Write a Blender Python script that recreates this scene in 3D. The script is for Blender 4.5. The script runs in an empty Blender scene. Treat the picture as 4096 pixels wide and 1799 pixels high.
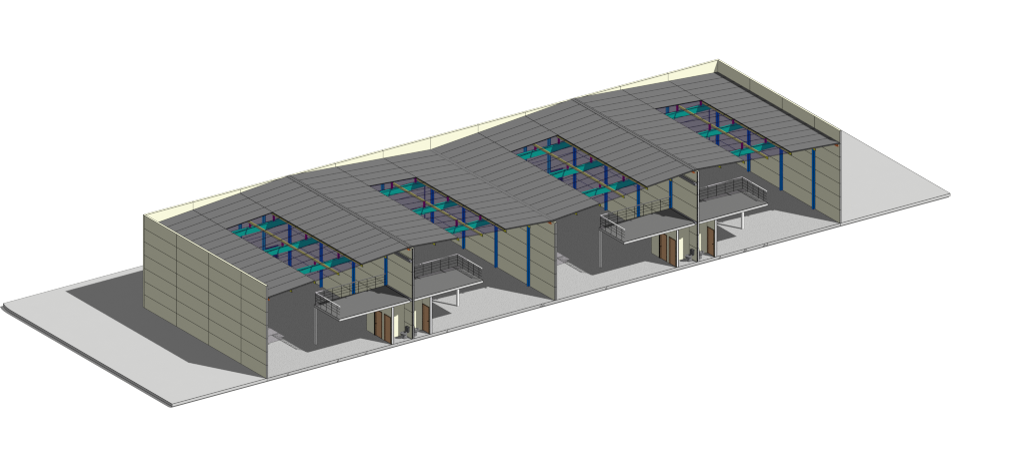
import bpy, math, random
from mathutils import Vector, Matrix
random.seed(7)
sc = bpy.context.scene
C = bpy.data.collections.new("warehouse_model"); sc.collection.children.link(C)

# ------------------------------------------------------------------ materials
def mat(name, col, rough=0.8, var=0.0, spec=0.0, metal=0.0, nscale=3.0):
    m = bpy.data.materials.new(name); m.use_nodes = True
    nt = m.node_tree; b = nt.nodes["Principled BSDF"]
    b.inputs["Roughness"].default_value = rough
    b.inputs["Metallic"].default_value = metal
    b.inputs["Specular IOR Level"].default_value = spec
    b.inputs["Base Color"].default_value = (*col, 1)
    if var:
        tc = nt.nodes.new("ShaderNodeTexCoord")
        n = nt.nodes.new("ShaderNodeTexNoise"); n.inputs["Scale"].default_value = nscale
        n.inputs["Detail"].default_value = 4
        nt.links.new(tc.outputs["Object"], n.inputs["Vector"])
        r = nt.nodes.new("ShaderNodeMapRange")
        r.inputs["To Min"].default_value = 1 - var; r.inputs["To Max"].default_value = 1 + var
        nt.links.new(n.outputs["Fac"], r.inputs["Value"])
        mx = nt.nodes.new("ShaderNodeVectorMath"); mx.operation = 'SCALE'
        mx.inputs[0].default_value = col
        nt.links.new(r.outputs["Result"], mx.inputs["Scale"])
        nt.links.new(mx.outputs["Vector"], b.inputs["Base Color"])
    return m

def speckled(name, col, dark):
    m = bpy.data.materials.new(name); m.use_nodes = True
    nt = m.node_tree; b = nt.nodes["Principled BSDF"]
    b.inputs["Roughness"].default_value = 0.9; b.inputs["Specular IOR Level"].default_value = 0
    tc = nt.nodes.new("ShaderNodeTexCoord")
    n = nt.nodes.new("ShaderNodeTexNoise"); n.inputs["Scale"].default_value = 15.0
    n.inputs["Detail"].default_value = 2.5
    nt.links.new(tc.outputs["Object"], n.inputs["Vector"])
    r = nt.nodes.new("ShaderNodeValToRGB")
    r.color_ramp.elements[0].position = 0.30; r.color_ramp.elements[0].color = (*dark, 1)
    r.color_ramp.elements[1].position = 0.47; r.color_ramp.elements[1].color = (*col, 1)
    nt.links.new(n.outputs["Fac"], r.inputs["Fac"])
    nt.links.new(r.outputs["Color"], b.inputs["Base Color"])
    return m

INK   = mat("dark_joint", (0.006, 0.006, 0.006), 1.0)
WALL  = mat("cream_panel", (0.865, 0.865, 0.668), 0.9, 0.008)
CUT   = mat("panel_core", (0.25, 0.25, 0.25), 0.9)
WHITE = mat("white_plaster", (0.84, 0.84, 0.86), 0.9)
SLAB  = mat("smooth_concrete", (0.474, 0.474, 0.474), 0.9, 0.012, nscale=0.6)
EDGE  = mat("sun_lightened_slab_edge", (0.57, 0.57, 0.57), 0.9, 0.012)  # slab concrete with light painted in: edge lightened to look as sunlit as the top
FLOOR = speckled("speckled_concrete", (0.425, 0.425, 0.425), (0.19, 0.19, 0.19))
FEDGE = mat("sun_lightened_cut_face", (0.48, 0.48, 0.48), 0.9, 0.02)  # floor concrete at the cut, colour lightened to offset weaker sun on the front
ROOF  = mat("grey_roof_sheet", (0.144, 0.144, 0.146), 0.9, 0.012)
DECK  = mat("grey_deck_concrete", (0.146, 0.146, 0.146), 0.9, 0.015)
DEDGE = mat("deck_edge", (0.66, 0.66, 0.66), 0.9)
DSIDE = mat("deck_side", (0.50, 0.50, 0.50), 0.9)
PILL  = mat("pillar_paint", (0.82, 0.82, 0.82), 0.9)
BLUE  = mat("blue_steel", (0.0, 0.255, 0.98), 0.7)
CYAN  = mat("light_blue_steel", (0.04, 0.62, 0.98), 0.7)
TEAL  = mat("teal_steel", (0.0, 0.66, 0.38), 0.7)
YELL  = mat("yellow_steel", (0.80, 0.80, 0.03), 0.7)
MAG   = mat("magenta_steel", (0.70, 0.0, 0.10), 0.7)
RUST  = mat("orange_steel", (0.85, 0.22, 0.05), 0.7)
DARKS = mat("dark_grey_steel", (0.25, 0.25, 0.27), 0.7)
DOOR  = mat("brown_door_wood", (0.64, 0.375, 0.205), 0.8, 0.02)
NAVY  = mat("navy_frame", (0.005, 0.004, 0.02), 0.8)
RAILW = mat("white_handrail", (0.82, 0.82, 0.82), 0.6)
RAILG = mat("grey_post", (0.025, 0.025, 0.025), 0.6)
RAILD = mat("dark_rail", (0.02, 0.02, 0.02), 0.6)
TOIL  = mat("grey_ceramic", (0.20, 0.20, 0.205), 0.6)
TOILD = mat("dark_ceramic", (0.12, 0.12, 0.125), 0.6)
GROUND = mat("white_ground", (0.80, 0.80, 0.80), 1.0)

def glass(name, tr, dif, fac):
    m = bpy.data.materials.new(name); m.use_nodes = True
    nt = m.node_tree; nt.nodes.clear()
    o = nt.nodes.new("ShaderNodeOutputMaterial"); mx = nt.nodes.new("ShaderNodeMixShader")
    t = nt.nodes.new("ShaderNodeBsdfTransparent"); d = nt.nodes.new("ShaderNodeBsdfDiffuse")
    t.inputs[0].default_value = (*tr, 1); d.inputs[0].default_value = (*dif, 1)
    mx.inputs[0].default_value = fac
    nt.links.new(t.outputs[0], mx.inputs[1]); nt.links.new(d.outputs[0], mx.inputs[2])
    nt.links.new(mx.outputs[0], o.inputs[0])
    return m
GLASS = glass("violet_glass", (0.85, 0.825, 0.86), (0.02, 0.012, 0.30), 0.10)
WGLASS = glass("blue_window_glass", (0.5, 0.6, 0.7), (0.1, 0.16, 0.4), 0.6)

# ------------------------------------------------------------------ mesh building
LW = 0.016     # half width of a dark joint / arris line
class MB:
    def __init__(s): s.v = []; s.f = []; s.m = []; s.mats = []
    def mi(s, m):
        if m not in s.mats: s.mats.append(m)
        return s.mats.index(m)
    def hexa(s, p, m, faces=None):
        """p: 8 points, bottom ring 0-3 then top ring 4-7; faces: dict side->material"""
        b = len(s.v); s.v += [tuple(q) for q in p]
        F = {'bottom': (3,2,1,0), 'top': (4,5,6,7), 'front': (0,1,5,4), 'right': (1,2,6,5), 'back': (2,3,7,6), 'left': (3,0,4,7)}
        for k, q in F.items():
            s.f.append(tuple(b+i for i in q)); s.m.append(s.mi((faces or {}).get(k, m)))
    def box(s, x0, x1, y0, y1, z0, z1, m, faces=None, ink=False):
        s.hexa([(x0,y0,z0),(x1,y0,z0),(x1,y1,z0),(x0,y1,z0),(x0,y0,z1),(x1,y0,z1),(x1,y1,z1),(x0,y1,z1)], m, faces)
        if ink: s.inkbox(x0,x1,y0,y1,z0,z1, ink if isinstance(ink, float) else LW)
    def inkbox(s, x0,x1,y0,y1,z0,z1, w=LW):
        """thin dark arris strips along the twelve edges"""
        for y in (y0,y1):
            for z in (z0,z1): s.box(x0-w,x1+w,y-w,y+w,z-w,z+w,INK)
        for x in (x0,x1):
            for z in (z0,z1): s.box(x-w*.98,x+w*.98,y0+w,y1-w,z-w*.98,z+w*.98,INK)
        for x in (x0,x1):
            for y in (y0,y1): s.box(x-w*.96,x+w*.96,y-w*.96,y+w*.96,z0+w,z1-w,INK)
    def bar(s, a, b_, w, m, up=(0,0,1), h=None):
        """square bar from a to b"""
        a = Vector(a); b_ = Vector(b_); d = (b_-a).normalized(); u = Vector(up)
        if abs(d.dot(u)) > .95: u = Vector((0,1,0))
        r = d.cross(u).normalized(); u = r.cross(d).normalized(); h = h or w
        s.hexa([a-r*w-u*h, a+r*w-u*h, b_+r*w-u*h, b_-r*w-u*h, a-r*w+u*h, a+r*w+u*h, b_+r*w+u*h, b_-r*w+u*h], m)
    def tube(s, a, b_, r, m, n=8):
        a = Vector(a); b_ = Vector(b_); d = (b_-a).normalized(); u = Vector((0,0,1)) if abs(d.z) < .9 else Vector((1,0,0))
        p = d.cross(u).normalized(); q = p.cross(d)
        b = len(s.v)
        for c in (a, b_):
            for i in range(n):
                t = 2*math.pi*i/n; s.v.append(tuple(c + p*math.cos(t)*r + q*math.sin(t)*r))
        k = s.mi(m)
        for i in range(n):
            s.f.append((b+i, b+(i+1)%n, b+n+(i+1)%n, b+n+i)); s.m.append(k)
        s.f.append(tuple(b+i for i in range(n))[::-1]); s.m.append(k)
        s.f.append(tuple(b+n+i for i in range(n))); s.m.append(k)
    def loft(s, rings, m, cap=True, closed=False):
        """rings: list of lists of points"""
        b = len(s.v); n = len(rings[0]); k = s.mi(m)
        for r in rings: s.v += [tuple(p) for p in r]
        R = len(rings)
        for j in range(R if closed else R-1):
            j2 = (j+1) % R
            for i in range(n):
                s.f.append((b+j*n+i, b+j*n+(i+1)%n, b+j2*n+(i+1)%n, b+j2*n+i)); s.m.append(k)
        if cap and not closed:
            s.f.append(tuple(b+i for i in range(n))[::-1]); s.m.append(k)
            s.f.append(tuple(b+(R-1)*n+i for i in range(n))); s.m.append(k)
    def build(s, name, parent=None, smooth=False, origin=None):
        me = bpy.data.meshes.new(name)
        if origin is not None:
            o_ = Vector(origin); vs = [tuple(Vector(v)-o_) for v in s.v]
        else: vs = s.v
        me.from_pydata(vs, [], s.f)
        for m in s.mats: me.materials.append(m)
        me.polygons.foreach_set("material_index", s.m)
        if smooth: me.polygons.foreach_set("use_smooth", [True]*len(s.f))
        me.update()
        o = bpy.data.objects.new(name, me); C.objects.link(o)
        if origin is not None: o.location = origin
        if parent is not None:
            o.parent = parent
            if origin is not None and parent.location.length and parent.type == 'MESH':
                o.location = Vector(origin) - parent.location
        return o

def tag(o, label=None, cat=None, group=None, kind=None):
    if label: o["label"] = label
    if cat: o["category"] = cat
    if group: o["group"] = group
    if kind: o["kind"] = kind
    return o

# ------------------------------------------------------------------ dimensions
L = 60.0; D = 18.86; H = 8.68; T = 0.08; PH = 1.24      # end wall centres at 0 and L
RIDGE = (15.0, 44.8); VALLEY = 29.9; REND = 59.92
ZR, ZV, RT = 8.75, 7.60, 0.12
SECOND = 29.8                                             # offset of the second pair of bays
def rz(x):
    """height of the roof's upper face"""
    pts = [(0.08, ZV), (RIDGE[0], ZR), (VALLEY, ZV), (RIDGE[1], ZR), (REND, ZV-.02)]
    if x <= pts[0][0]: return pts[0][1]
    for (a, za), (b, zb) in zip(pts, pts[1:]):
        if x <= b: return za + (zb-za)*(x-a)/(b-a)
    return pts[-1][1]
YIN = D - 0.19                                            # inner face of the back wall

# ------------------------------------------------------------------ setting
g = MB(); g.box(-330, 330, -330, 330, -1.0, -0.37, GROUND)
tag(g.build("ground"), "plain white ground running off on every side of the cutaway building", "ground", kind="structure")

# outer pavement: U-shaped slab round the floor, with one rounded back corner
pv = MB()
outer = [(-9.92, 0), (0, 0), (0, D), (L, D), (L, 0), (71.48, 0), (71.48, 26.34), (-9.61, 26.34), (-9.70, 26.05), (-9.80, 25.75), (-9.88, 25.3), (-9.92, 24.7)]
n = len(outer); b = len(pv.v)
for z in (-0.25, 0.0): pv.v += [(x, y, z) for x, y in outer]
k1, k2 = pv.mi(SLAB), pv.mi(EDGE)
# left, back and right pieces of the top so every face is convex
pv.v += [(-9.92, D, 0), (71.48, D, 0)]; iL, iR = b+2*n, b+2*n+1
pv.f.append((b+n+0, b+n+1, b+n+2, iL)); pv.m.append(k1)
pv.f.append((b+n+4, b+n+5, iR, b+n+3)); pv.m.append(k1)
pv.f.append((iL, b+n+2, b+n+3, iR, b+n+6, b+n+7, b+n+8, b+n+9, b+n+10, b+n+11)); pv.m.append(k1)
for i in range(n):
    j = (i+1) % n
    if i in (1, 2, 3): continue
    pv.f.append((b+i, b+j, b+n+j, b+n+i)); pv.m.append(k2)
for i in range(n):
    j = (i+1) % n
    if i in (1, 2, 3): continue
    (xa, ya), (xb, yb) = outer[i], outer[j]
    for z in (-0.25, 0.0): pv.bar((xa, ya, z), (xb, yb, z), LW, INK)
for (x, y) in (outer[0], outer[5], outer[7], outer[1], outer[4]):
    pv.bar((x, y-.001, -0.25), (x, y-.001, 0.0), LW, INK)
pv.box(-8.9, -0.3, 1.0, 25.0, -0.372, -0.25, EDGE); pv.box(60.3, 70.5, 1.0, 25.0, -0.372, -0.25, EDGE)
tag(pv.build("pavement"), "smooth light grey concrete pavement slab around both ends and the back of the building", "pavement", kind="structure")

fl = MB()
fl.box(0.0, L, 0.0, D-.003, -0.25, -0.002, FLOOR, {'front': FEDGE, 'back': EDGE})
for z in (-0.25, 0.0): fl.bar((0, 0, z), (L, 0, z), LW, INK)
fl.box(1.0, 59.0, 1.0, 17.5, -0.372, -0.25, EDGE)
def front_x(px2576): return (px2576*1.5901 - 1068.1)/38.233
# little aggregate triangles and ticks in the cut face of the slab
def ztick(p, q):
    fl.bar((p[0], -0.004, p[1]), (q[0], -0.004, q[1]), .011, INK, up=(0,1,0), h=.004)
for px, s in ((724,.11),(850,.1),(921,.17),(1125,.09),(1361,.16),(1367,.14),(1525,.12),(1811,.13),(1872,.10),(1876,.14),(1922,.12),(1930,.08)):
    x = front_x(px); z = -0.21 + random.random()*.03
    ztick((x-s, z), (x+s*.6, z)); ztick((x-s, z), (x+s*.5, z+.17)); ztick((x+s*.5, z+.17), (x+s*.6, z))
for i in range(46):
    x = .5 + random.random()*59; z = -.21 + random.random()*.16; a = random.random()*3
    ztick((x, z), (x+.07*math.cos(a), z+.05*math.sin(a)))
tag(fl.build("floor"), "speckled grey concrete floor slab inside the four bays, cut off along the front", "floor", kind="structure")

# ------------------------------------------------------------------ the warehouse
wh = bpy.data.objects.new("warehouse", None); C.objects.link(wh); wh.location = (L/2, 0, 0)
wh.empty_display_size = 2
tag(wh, "long cream-panelled warehouse cut open along its front, double-ridged grey roof with four violet skylights", "warehouse")
INV = Matrix.Translation((-L/2, 0, 0))
def part(mb, name, parent=None, smooth=False):
    o = mb.build(name, None, smooth)
    if parent is None:
        o.parent = wh; o.matrix_parent_inverse = INV
    else:
        o.parent = parent
    return o

def panel_lines(mb, x0, x1, y0, y1, z1, ys=(), zs=None, faces=('l','r'), z0=0.0, p=0.005):
    """dark joints of the wall panels on the faces looking along x"""
    zs = zs if zs is not None else [PH*k for k in range(1, 8) if z0 < PH*k < z1-.05]
    for s_, x in (('l', x0), ('r', x1)):
        if s_ not in faces: continue
        a, b_ = (x-p, x+.001) if s_ == 'l' else (x-.001, x+p)
        for z in zs: mb.box(a, b_, y0, y1, z-.021, z+.021, INK)
        for y in ys: mb.box(a-.001, b_+.001, y-.031, y+.031, z0, z1, INK)
    for z in zs: mb.box(x0+.002, x1-.002, y0-p, y0+.001, z-LW, z+LW, INK)

YJ = (3.86, 8.81, 13.76)
for xc in (0.0, L):
    w = MB(); x0, x1 = xc-T, xc+T
    w.box(x0, x1, 0, YIN, 0, H, WALL, {'front': CUT}, ink=True)
    panel_lines(w, x0, x1, 0, YIN, H, YJ)
    part(w, "end_wall")

bw = MB(); bw.box(-T, L+T, YIN+.003, D, 0, H, WALL, ink=True)
for z in [PH*k for k in range(1, 7)]:
    bw.box(-T, L+T, YIN-.004, YIN+.004, z-LW, z+LW, INK); bw.box(-T, L+T, D-.001, D+.005, z-LW, z+LW, INK)
for i in range(1, 12):
    x = 4.97*i + .05
    bw.box(x-LW, x+LW, YIN-.006, YIN+.004, 0, H, INK); bw.box(x-LW, x+LW, D-.001, D+.007, 0, H, INK)
    bw.box(x-LW, x+LW, YIN, D, H, H+.004, INK)
part(bw, "back_wall")

def partition_thick(dx):
    w = MB(); x0, x1 = 15.17+dx, 15.40+dx; z1 = 8.48
    w.box(x0, x1, 0, YIN, 0, z1, WALL, {'front': WHITE}, ink=True)
    panel_lines(w, x0, x1, 0, YIN, z1, (), [1.25*k for k in range(1, 7)])
    w.box(x0+.012, x0+.045, -.006, .001, 0, z1, CUT)
    w.box(x0+.030, x0+(.160 if dx == 0 else .140), -.010, .001, 0, z1+.004, INK)
    w.box(x0+.192, x1+.014, -.011, .001, 0, z1+.002, INK)
    return w
for dx in (0, SECOND): part(partition_thick(dx), "partition_wall")
w = MB(); z1 = 7.27
w.box(30.08, 30.197, 0, YIN, 0, z1, WALL, {'front': CUT}, ink=True)
w.box(30.203, 30.32, 0, YIN, 0, z1-.004, WALL, {'front': CUT}, ink=True)
panel_lines(w, 30.08, 30.32, 0, YIN, z1)
part(w, "partition_wall")

# roof slopes, each with a skylight hole
SKY = ((4.98, 9.88), (19.97, 24.92), (34.80, 39.72), (49.86, 54.77))
PURX = ((5.06, 10.0), (20.07, 25.02), (34.9, 39.82), (49.95, 54.87))
SPAN = ((0.085, RIDGE[0]), (RIDGE[0], VALLEY), (VALLEY, RIDGE[1]), (RIDGE[1], REND))
YS = 13.68
SEAMS = [1.28 + 1.235*k for k in range(14)]
def slope_box(mb, x0, x1, y0, y1, m, t=RT, dz=0.0, faces=None):
    za, zb = rz(x0+1e-4)+dz, rz(x1-1e-4)+dz
    mb.hexa([(x0,y0,za-t),(x1,y0,zb-t),(x1,y1,zb-t),(x0,y1,za-t),(x0,y0,za),(x1,y0,zb),(x1,y1,zb),(x0,y1,za)], m, faces)
def slope_line(mb, x0, x1, y, w=.031, m=None, dz=.006, t=.01):
    slope_box(mb, x0, x1, y-w, y+w, m or INK, t, dz)
for (xa, xb), (h0, h1) in zip(SPAN, SKY):
    r = MB()
    slope_box(r, xa, h0, 0, YIN-.005, ROOF); slope_box(r, h1, xb, 0, YIN-.005, ROOF); slope_box(r, h0, h1, YS, YIN-.005, ROOF)
    for y in SEAMS:
        if y < YS: slope_line(r, xa, h0, y); slope_line(r, h1, xb, y)
        else: slope_line(r, xa, xb, y)
    slope_line(r, xa, xb, YIN-.02)
    for h in (h0, h1): slope_box(r, h-.026, h+.026, YS, YIN-.01, INK, .01, .007)
    # the three dark lines of the cut roof edge
    for dz_ in (0.0, -.055, -.115):
        for (p, q) in ((xa, h0), (h1, xb)):
            r.bar((p, 0, rz(p+1e-4)+dz_), (q, 0, rz(q-1e-4)+dz_), .013, INK)
    part(r, "roof_slope")
    # skylight: glass with a dark frame of its own
    s = MB(); slope_box(s, h0+.005, h1-.005, 0.02, YS-.005, GLASS, .02, -.07)
    sk = part(s, "skylight")
    f = MB()
    for y in [q for q in SEAMS if q < YS]: slope_line(f, h0+.01, h1-.01, y, .034, NAVY, -.05, .02)
    slope_line(f, h0, h1, YS-.03, .035, INK, -.004, .05)
    slope_box(f, h0-.012, h0+.02, 0, YS, INK, .05, .010)
    slope_box(f, h1-.05, h1+.02, 0, YS, INK, .05, .008)
    for dz_ in (-.05, -.11):
        f.bar((h0, 0, rz(h0)+dz_), (h1, 0, rz(h1)+dz_), .011, NAVY)
    o = part(f, "frame", sk)
for x in RIDGE:
    c = MB()
    for a, b_ in ((x-.24, x), (x, x+.16)): slope_box(c, a, b_, 0.0, YIN-.01, ROOF, .02, .014)
    for q in (x-.24, x-.012, x+.15): c.box(q-.02, q+.02, -.01, YIN-.01, rz(q), rz(q)+.022, INK)
    part(c, "ridge_cap")
c = MB()
for a, b_ in ((VALLEY-.2, VALLEY), (VALLEY, VALLEY+.12)): slope_box(c, a, b_, 0.0, YIN-.01, ROOF, .02, .009)
for q in (VALLEY-.2, VALLEY+.12):
    k = 0.0
    while k < YIN-.1:
        slope_box(c, q-.012, q+.012, k, k+.07, INK, .01, .014); k += .15
part(c, "valley_gutter")

# yellow purlins and orange eaves beams, running front to back under the roof
PUR = []
for (xa, xb), (h0, h1) in zip(SPAN, PURX):
    mid = (h0+h1)/2
    PUR.append([h0-2.48, h0, mid, h1, h1+2.5])
for bi, xs in enumerate(PUR):
    for x in xs:
        p = MB(); zt = rz(x)-RT-.004
        if bi % 2 == 0: p.box(x-.02, x+.0, 0.0, YIN-.1, zt-.21, zt, YELL); fx = (x-.09, x+.0)
        else:           p.box(x-.02, x+.0, 0.0, YIN-.1, zt-.21, zt, YELL); fx = (x-.02, x+.07)
        zt2 = rz(fx[0])-RT-.003
        p.box(x, x+.05, 0.0, YIN-.1, zt-.014, zt-.003, YELL)
        p.box(x-.0, x+.05, 0.0, YIN-.1, zt-.21, zt-.198, YELL)
        p.box(x-.026, x+.03, -.012, .006, zt-.22, zt-.001, INK)
        p.box(x-.026, x-.018, -.0, YIN-.1, zt-.225, zt-.20, INK)
        p.box(x-.03, x+.085, -.010, .004, zt-.235, zt-.195, INK)
        part(p, "purlin")
for x in (0.10, 14.80, 29.62, 44.60, 59.62):
    p = MB(); zt = min(rz(x), rz(x+.22))-RT-.006
    p.box(x+.10, x+.13, 0.0, YIN-.1, zt-.20, zt-.02, RUST)
    p.box(x+.02, x+.22, 0.0, YIN-.1, zt-.02, zt, RUST); p.box(x+.02, x+.22, 0.0, YIN-.1, zt-.22, zt-.20, RUST)
    p.box(x+.02, x+.22, -.008, .002, zt-.225, zt-.195, INK); p.box(x+.02, x+.22, -.008, .002, zt-.025, zt+.003, INK)
    p.box(x+.10, x+.13, -.008, .002, zt-.2, zt-.02, INK)
    part(p, "ridge_beam" if x in (14.80, 44.60) else "eaves_beam")

# blue columns along the walls
FY = (3.74, 8.70, 13.66, 18.45)
COLX = ((14.965, 15.165), (29.875, 30.075), (44.765, 44.965), (59.70, 59.90))
def hcolumn(x0, x1, y0, y1, z1, m):
    c = MB()
    c.box(x0, x0+.02, y0, y1, 0, z1, m); c.box(x1-.02, x1, y0, y1, 0, z1, m)
    c.box(x0+.02, x1-.02, (y0+y1)/2-.01, (y0+y1)/2+.01, 0, z1, m)
    for x, y in ((x0, y0), (x0, y1), (x1, y0), (x0+.02, y0)):
        c.box(x-.012, x+.012, y-.012, y+.012, 0, z1, INK)
    return c
for x0, x1 in COLX:
    for y in FY:
        part(hcolumn(x0, x1, y, y+.2, rz((x0+x1)/2)-RT-.02, BLUE), "column")
# light blue wind posts against the back wall
for x in (5.0, 9.86, 12.34, 19.85, 24.76, 34.7, 39.68, 42.17, 49.7, 54.56):
    c = MB(); y0, y1 = YIN-.24, YIN-.01; z1 = rz(x)-RT-.25
    c.box(x-.1, x+.1, y0, y0+.02, 0, z1, CYAN); c.box(x-.1, x+.1, y1-.02, y1, 0, z1, CYAN); c.box(x-.01, x+.01, y0+.02, y1-.02, 0, z1, CYAN)
    for q in (x-.1, x+.1, x+.04): c.box(q-.012, q+.012, y0-.012, y0+.008, 0, z1, INK)
    part(c, "wind_post")

# teal portal beams with magenta stub posts under the purlins
BT, BB = 7.43, 6.88
SPANB = ((0.10, 14.95), (15.42, 29.86), (30.34, 44.75), (45.22, 59.69))
for bi, (xa, xb) in enumerate(SPANB):
    for y in FY[:3]:
        c = MB(); yc = y+.10
        c.box(xa, xb, yc-.1, yc+.1, BT-.02, BT, TEAL); c.box(xa, xb, yc-.1, yc+.1, BB, BB+.02, TEAL)
        c.box(xa, xb, yc-.01, yc+.01, BB+.02, BT-.02, TEAL)
        for z in (BT, BB):
            c.box(xa, xb, yc-.108, yc-.092, z-.012, z+.006, NAVY); c.box(xa, xb, yc+.092, yc+.108, z-.012, z+.006, NAVY)
        bm = part(c, "beam")
        for x in PUR[bi]:
            zt = rz(x)-RT-.22 if bi % 2 == 0 else rz(x)-RT-.02
            px = x+.10 if bi % 2 == 0 else x-.09
            if zt < BT+.08: continue
            q = MB(); wv = .075
            q.box(px-wv, px-wv+.02, yc-.075, yc+.075, BT+.003, zt, MAG); q.box(px+wv-.02, px+wv, yc-.075, yc+.075, BT+.003, zt, MAG)
            q.box(px-wv+.02, px+wv-.02, yc-.01, yc+.01, BT+.003, zt, MAG)
            for xx in (px-wv, px-wv+.02, px+wv): q.box(xx-.008, xx+.008, yc-.085, yc-.07, BT+.003, zt, INK)
            part(q, "stub_post", bm)

# dark box beams along the thick partition walls
for dx in (0, SECOND):
    for z0, z1 in ((7.20, 7.41), (3.57, 3.77)):
        c = MB(); c.box(14.96+dx, 15.155+dx, 0.0, 3.72, z0, z1, DARKS, ink=.014)
        c.box(14.99+dx, 15.125+dx, -.018, .0, z0+.03, z1-.03, DARKS)
        part(c, "tie_beam")

# mezzanine decks, pillars and railings
DZ0, DZ1, DY = 3.51, 3.72, 3.84
def railing(pts, corner, y_end, nx, deckz):
    """pts: x of corner, x of far end at the wall"""
    xc, xw = pts; h = 1.12; yb = DY-.07
    m = MB(); m.bar((xc, yb, deckz+h), (xw, yb, deckz+h), .028, RAILW)
    m.bar((xc, yb+.02, deckz+h), (xc, y_end, deckz+h), .028, RAILW)
    for s_ in (-.036, .036):
        m.bar((xc, yb+s_, deckz+h-.004), (xw, yb+s_, deckz+h-.004), .009, RAILD)
        m.bar((xc+s_, yb, deckz+h-.004), (xc+s_, y_end, deckz+h-.004), .009, RAILD)
    rl = part(m, "railing")
    d = 1 if xw > xc else -1
    for hh in (.37, .62, .87):
        q = MB(); q.bar((xc, yb, deckz+hh), (xw, yb, deckz+hh), .014, RAILD); part(q, "rail", rl)
        q = MB(); q.bar((xc, yb, deckz+hh), (xc, y_end, deckz+hh), .014, RAILD); part(q, "rail", rl)
    k = 0
    while True:
        x = xc + d*.899*k
        if (x-xw)*d > -.02: break
        q = MB(); q.bar((x, yb, deckz), (x, yb, deckz+h-.02), .019, RAILG); part(q, "post", rl); k += 1
    for k in range(1, 5):
        q = MB(); y = yb-.823*k; q.bar((xc, y, deckz), (xc, y, deckz+h-.02), .019, RAILG); part(q, "post", rl)
for dx in (0, SECOND):
    for x0, x1, pc, rc in ((7.556, 14.955, 7.565, 7.65), (15.41, 22.60, 22.42, 22.50)):
        c = MB()
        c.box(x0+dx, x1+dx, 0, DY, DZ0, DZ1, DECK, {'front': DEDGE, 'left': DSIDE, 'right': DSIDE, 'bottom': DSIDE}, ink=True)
        c.box(x0+dx, x1+dx, -.022, .01, DZ1-.03, DZ1+.018, INK)
        part(c, "mezzanine_deck")
        p = MB(); p.box(pc+dx, pc+.18+dx, 3.655, 3.835, 0, DZ0-.003, PILL, ink=.008); part(p, "pillar")
        railing((rc+dx, (14.99 if x1 < 15 else 15.42)+dx), None, 0.02, 9, DZ1)

# bathroom walls with real door openings, doors and toilets
DH = 2.52
def side_wall(x0, x1, openings):
    w = MB(); y = 0.0; z1 = DZ0-.004
    for a, b_ in openings:
        if a > y: w.box(x0, x1, y, a, 0, z1, WALL, {'front': WHITE})
        w.box(x0, x1, a, b_, DH, z1, WALL); y = b_
    w.box(x0, x1, y, DY-.02, 0, z1, WALL)
    # heavy dark facing lines of the cut wall
    w.box(x0-.025, x0+.065, -.012, .002, 0, z1+.002, INK); w.box(x1-.062, x1+.012, -.012, .002, 0, z1+.002, INK)
    w.box(x0, x1, -.014, .002, -.02, .03, INK); w.box(x0, x1, -.014, .002, z1-.03, z1+.01, INK)
    for yy in (DY-.02,):
        for xx in (x0, x1): w.box(xx-.012, xx+.012, yy-.012, yy+.012, 0, z1, INK)
    w.box(x0-.012, x0+.012, 0, DY, -.0, .014, INK)
    return part(w, "bathroom_wall")
def door(x, y0, y1, knob_y=None, heavy=False):
    """door in a wall whose left face is x; leaf a little inside the opening"""
    m = MB(); m.box(x+.05, x+.10, y0+.06, y1-.06, .004, DH-.06, DOOR)
    d = part(m, "door")
    f = MB(); e = .035
    f.box(x-e, x+.19, y0, y0+.06, .002, DH-.003, DOOR); f.box(x-e, x+.19, y1-.06, y1, .002, DH-.003, DOOR)
    f.box(x-e, x+.19, y0+.06, y1-.06, DH-.06, DH-.003, DOOR)
    for yy in (y0, y0+.062, y1-.062, y1): f.box(x-e-.010, x-e+.010, yy-.014, yy+.014, .002, DH, INK)
    for zz in (DH-.062, DH): f.box(x-e-.012, x-e+.009, y0, y1, zz-.014, zz+.014, INK)
    f.box(x+.045, x+.052, y1-.15, y1-.125, .004, DH-.06, INK)
    if heavy: f.box(x-.08, x-e, y1-.02, y1+.10, .002, DH+.02, INK)
    part(f, "frame", d)
    if knob_y is not None:
        k = MB(); k.tube((x-.06, knob_y, 1.17), (x+.05, knob_y, 1.17), .018, INK)
        k.tube((x-.10, knob_y, 1.17), (x-.05, knob_y, 1.17), .045, INK, 12); part(k, "handle", d)
def ell(cx, cy, z, a, b_, n=28, sq=1.0):
    out = []
    for i in range(n):
        t = 2*math.pi*i/n; c, s_ = math.cos(t), math.sin(t)
        out.append(Vector((cx + a*math.copysign(abs(c)**sq, c), cy + b_*math.copysign(abs(s_)**sq, s_), z)))
    return out
def rbox_rings(x0, x1, y0, y1, zs):
    cx, cy = (x0+x1)/2, (y0+y1)/2
    return [ell(cx, cy, z, (x1-x0)/2*k, (y1-y0)/2*k, 28, .28) for z, k in zs]
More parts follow.
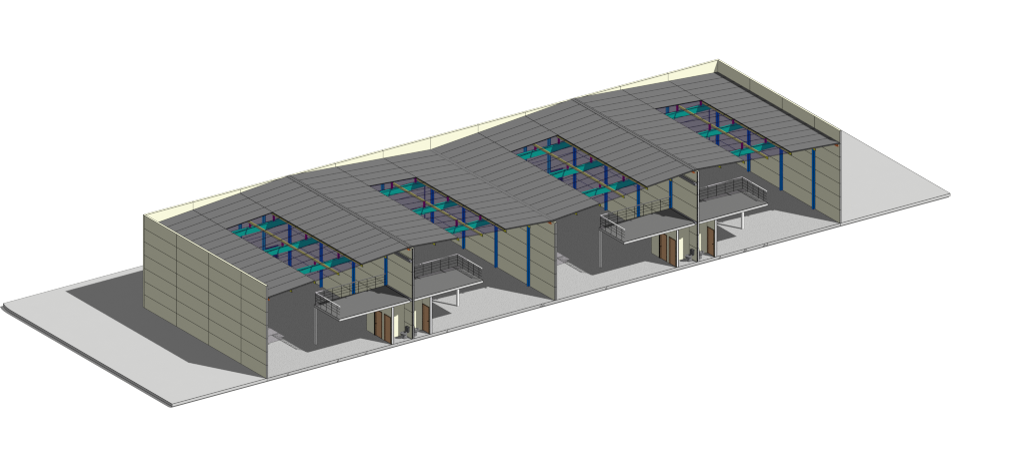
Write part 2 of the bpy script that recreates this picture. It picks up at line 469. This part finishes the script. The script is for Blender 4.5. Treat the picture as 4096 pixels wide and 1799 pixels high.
def make_toilet():
    t = bpy.data.objects.new("toilet", None); C.objects.link(t)
    m = MB(); m.loft([ell(-.40,0,0,.22,.15), ell(-.40,0,.05,.215,.145), ell(-.41,0,.2,.19,.125), ell(-.42,0,.30,.20,.135)], TOIL)
    a = m.build("pedestal", t, True)
    m = MB(); m.loft([ell(-.42,0,.28,.17,.12), ell(-.46,0,.33,.25,.17), ell(-.50,0,.40,.30,.205), ell(-.52,0,.47,.325,.225), ell(-.53,0,.54,.33,.23), ell(-.53,0,.55,.26,.17), ell(-.52,0,.46,.21,.13), ell(-.5,0,.40,.12,.08)], TOIL)
    m.build("bowl", t, True)
    m = MB()
    m.box(-.30, -.06, -.15, .15, .50, .57, TOIL)
    m.build("tank_shelf", t)
    m = MB(); m.loft([ell(-.53,0,.553,.335,.235), ell(-.53,0,.575,.34,.24), ell(-.53,0,.582,.335,.235), ell(-.53,0,.582,.235,.15), ell(-.53,0,.56,.23,.145)], TOIL, cap=False, closed=True)
    k = m.mi(INK)
    m.loft([ell(-.53,0,.566,.346,.246), ell(-.53,0,.552,.346,.246), ell(-.53,0,.552,.335,.235), ell(-.53,0,.566,.335,.235)], INK, False, True)
    m.loft([ell(-.53,0,.586,.25,.165), ell(-.53,0,.583,.225,.14), ell(-.53,0,.577,.225,.14), ell(-.53,0,.58,.25,.165)], INK, False, True)
    m.build("seat", t, True)
    m = MB(); m.loft(rbox_rings(-.24, -.04, -.21, .21, [(.56,.94), (.60,1), (.96,1.0)]), TOILD)
    for y in (-.205, .205): m.box(-.245, -.225, y-.01, y+.01, .58, .96, INK)
    tk = m.build("tank", t)
    m = MB(); m.loft(rbox_rings(-.25, -.03, -.225, .225, [(.962,1), (1.0,1.02), (1.025,.96), (1.035,.8)]), TOILD)
    m.loft([[p for p in ell(-.14,0,.968,.118,.236,28,.28)], [p for p in ell(-.14,0,.978,.118,.236,28,.28)], ell(-.14,0,.978,.10,.22,28,.28), ell(-.14,0,.968,.10,.22,28,.28)], INK, False, True)
    o = m.build("lid", tk)
    return t
def copy_tree(o, parent=None):
    c = o.copy(); C.objects.link(c)
    c.parent = parent
    for ch in list(o.children): copy_tree(ch, c)
    return c
toilet0 = make_toilet()
GRP = "toilets in the bathrooms under the mezzanines"
TL = [(15.165, .50, 0, "grey toilet with cistern in view, against the dividing wall under the left mezzanine pair"),
      (15.405, .50, math.pi, "grey toilet bowl half hidden right behind the dividing wall of the left mezzanine pair"),
      (15.165+SECOND, .50, 0, "grey toilet with cistern in view, against the dividing wall under the right mezzanine pair"),
      (15.405+SECOND, .50, math.pi, "grey toilet bowl half hidden right behind the dividing wall of the right mezzanine pair")]
for i, (x, y, r_, lab) in enumerate(TL):
    t = toilet0 if i == 0 else copy_tree(toilet0)
    t.location = (x, y, 0); t.rotation_euler = (0, 0, r_); tag(t, lab, "toilet", GRP)

for dx in (0, SECOND):
    side_wall(13.04+dx, 13.28+dx, [(.10, 1.12), (1.45, 2.50)])
    door(13.04+dx, .10, 1.12); door(13.04+dx, 1.45, 2.50, 2.32, heavy=True)
    side_wall(17.04+dx, 17.28+dx, [(.08, 1.10)])
    door(17.04+dx, .08, 1.10, .20, heavy=False)
    for x0, x1 in ((13.285, 15.165), (15.405, 17.035)):
        c = MB(); c.box(x0+dx, x1+dx, 1.17, 1.32, 0.0, DZ0-.004, WALL)
        c.box(x0+dx, x1+dx, 1.155, 1.172, 0.0, .02, INK)
        for xx in (x1,): c.box(xx-.014+dx, xx+dx, 1.158, 1.172, 0, DZ0-.004, INK)
        part(c, "bathroom_wall")
    # glazed door in the back wall
    m = MB(); m.box(12.62+dx, 13.75+dx, YIN-.05, YIN-.03, .06, 2.42, WGLASS)
    d = part(m, "glazed_door")
    f = MB()
    for a, b_ in ((12.5, 12.62), (13.75, 13.87)): f.box(a+dx, b_+dx, YIN-.09, YIN-.01, 0, 2.52, CUT, ink=.012)
    f.box(12.62+dx, 13.75+dx, YIN-.09, YIN-.01, 2.42, 2.52, CUT, ink=.012)
    part(f, "frame", d)
# thin downpipes on the back wall seen through two skylights
for x in (29.22, 59.0):
    c = MB(); c.tube((x, YIN-.06, 0), (x, YIN-.06, rz(x)-RT-.05), .05, CUT, 10)
    for s_ in (-.05, .05): c.box(x+s_-.01, x+s_+.01, YIN-.07, YIN-.05, 0, rz(x)-RT-.05, INK)
    part(c, "downpipe")

# ------------------------------------------------------------------ light
w = bpy.data.worlds.new("World"); sc.world = w; w.use_nodes = True
bg = w.node_tree.nodes["Background"]; bg.inputs[0].default_value = (1, 1, 1, 1); bg.inputs[1].default_value = 0.02
w.light_settings.ao_factor = 0.25; w.light_settings.distance = 0.05
to_sun = Vector((.4125, -.7655, 1.0)).normalized()
ld = bpy.data.lights.new("sun", 'SUN'); ld.energy = 4.5; ld.angle = math.radians(.3); ld.color = (1, 1, .985)
lo = bpy.data.objects.new("sun", ld); C.objects.link(lo)
lo.rotation_euler = to_sun.to_track_quat('Z', 'Y').to_euler(); lo.location = (30, -20, 40)

cy = sc.cycles
cy.use_fast_gi = True; cy.fast_gi_method = 'ADD'
cy.max_bounces = 8; cy.diffuse_bounces = 0; cy.glossy_bounces = 1; cy.transparent_max_bounces = 16
cy.use_adaptive_sampling = False
cy.pixel_filter_type = 'BLACKMAN_HARRIS'; cy.filter_width = 1.2
cy.use_denoising = False

# ------------------------------------------------------------------ camera (parallel projection)
S = 46.30
sa, ca = 0.56402, 0.82576
se, ce = 0.3954, 0.9185
fwd = Vector((sa*ce, ca*ce, -se)); right = Vector((ca, -sa, 0)); up = right.cross(fwd)
cx_, cy_ = 2048 - 1068.1, 1511.5 - 899.5
a11, a12, a21, a22 = S*ca, -S*sa, S*se*sa, S*se*ca
det = a11*a22 - a12*a21
tx = (cx_*a22 - a12*cy_)/det; ty = (a11*cy_ - a21*cx_)/det
cam = bpy.data.cameras.new("camera"); cam.type = 'ORTHO'; cam.ortho_scale = 4096/S
cam.clip_start = 1; cam.clip_end = 900
co = bpy.data.objects.new("camera", cam); C.objects.link(co)
loc = Vector((tx, ty, 0)) - fwd*140
M = Matrix((right, up, -fwd)).transposed().to_4x4(); M.translation = loc
co.matrix_world = M
sc.camera = co
sc.view_settings.view_transform = 'Standard'; sc.view_settings.look = 'None'
sc.view_settings.exposure = 0; sc.view_settings.gamma = 1
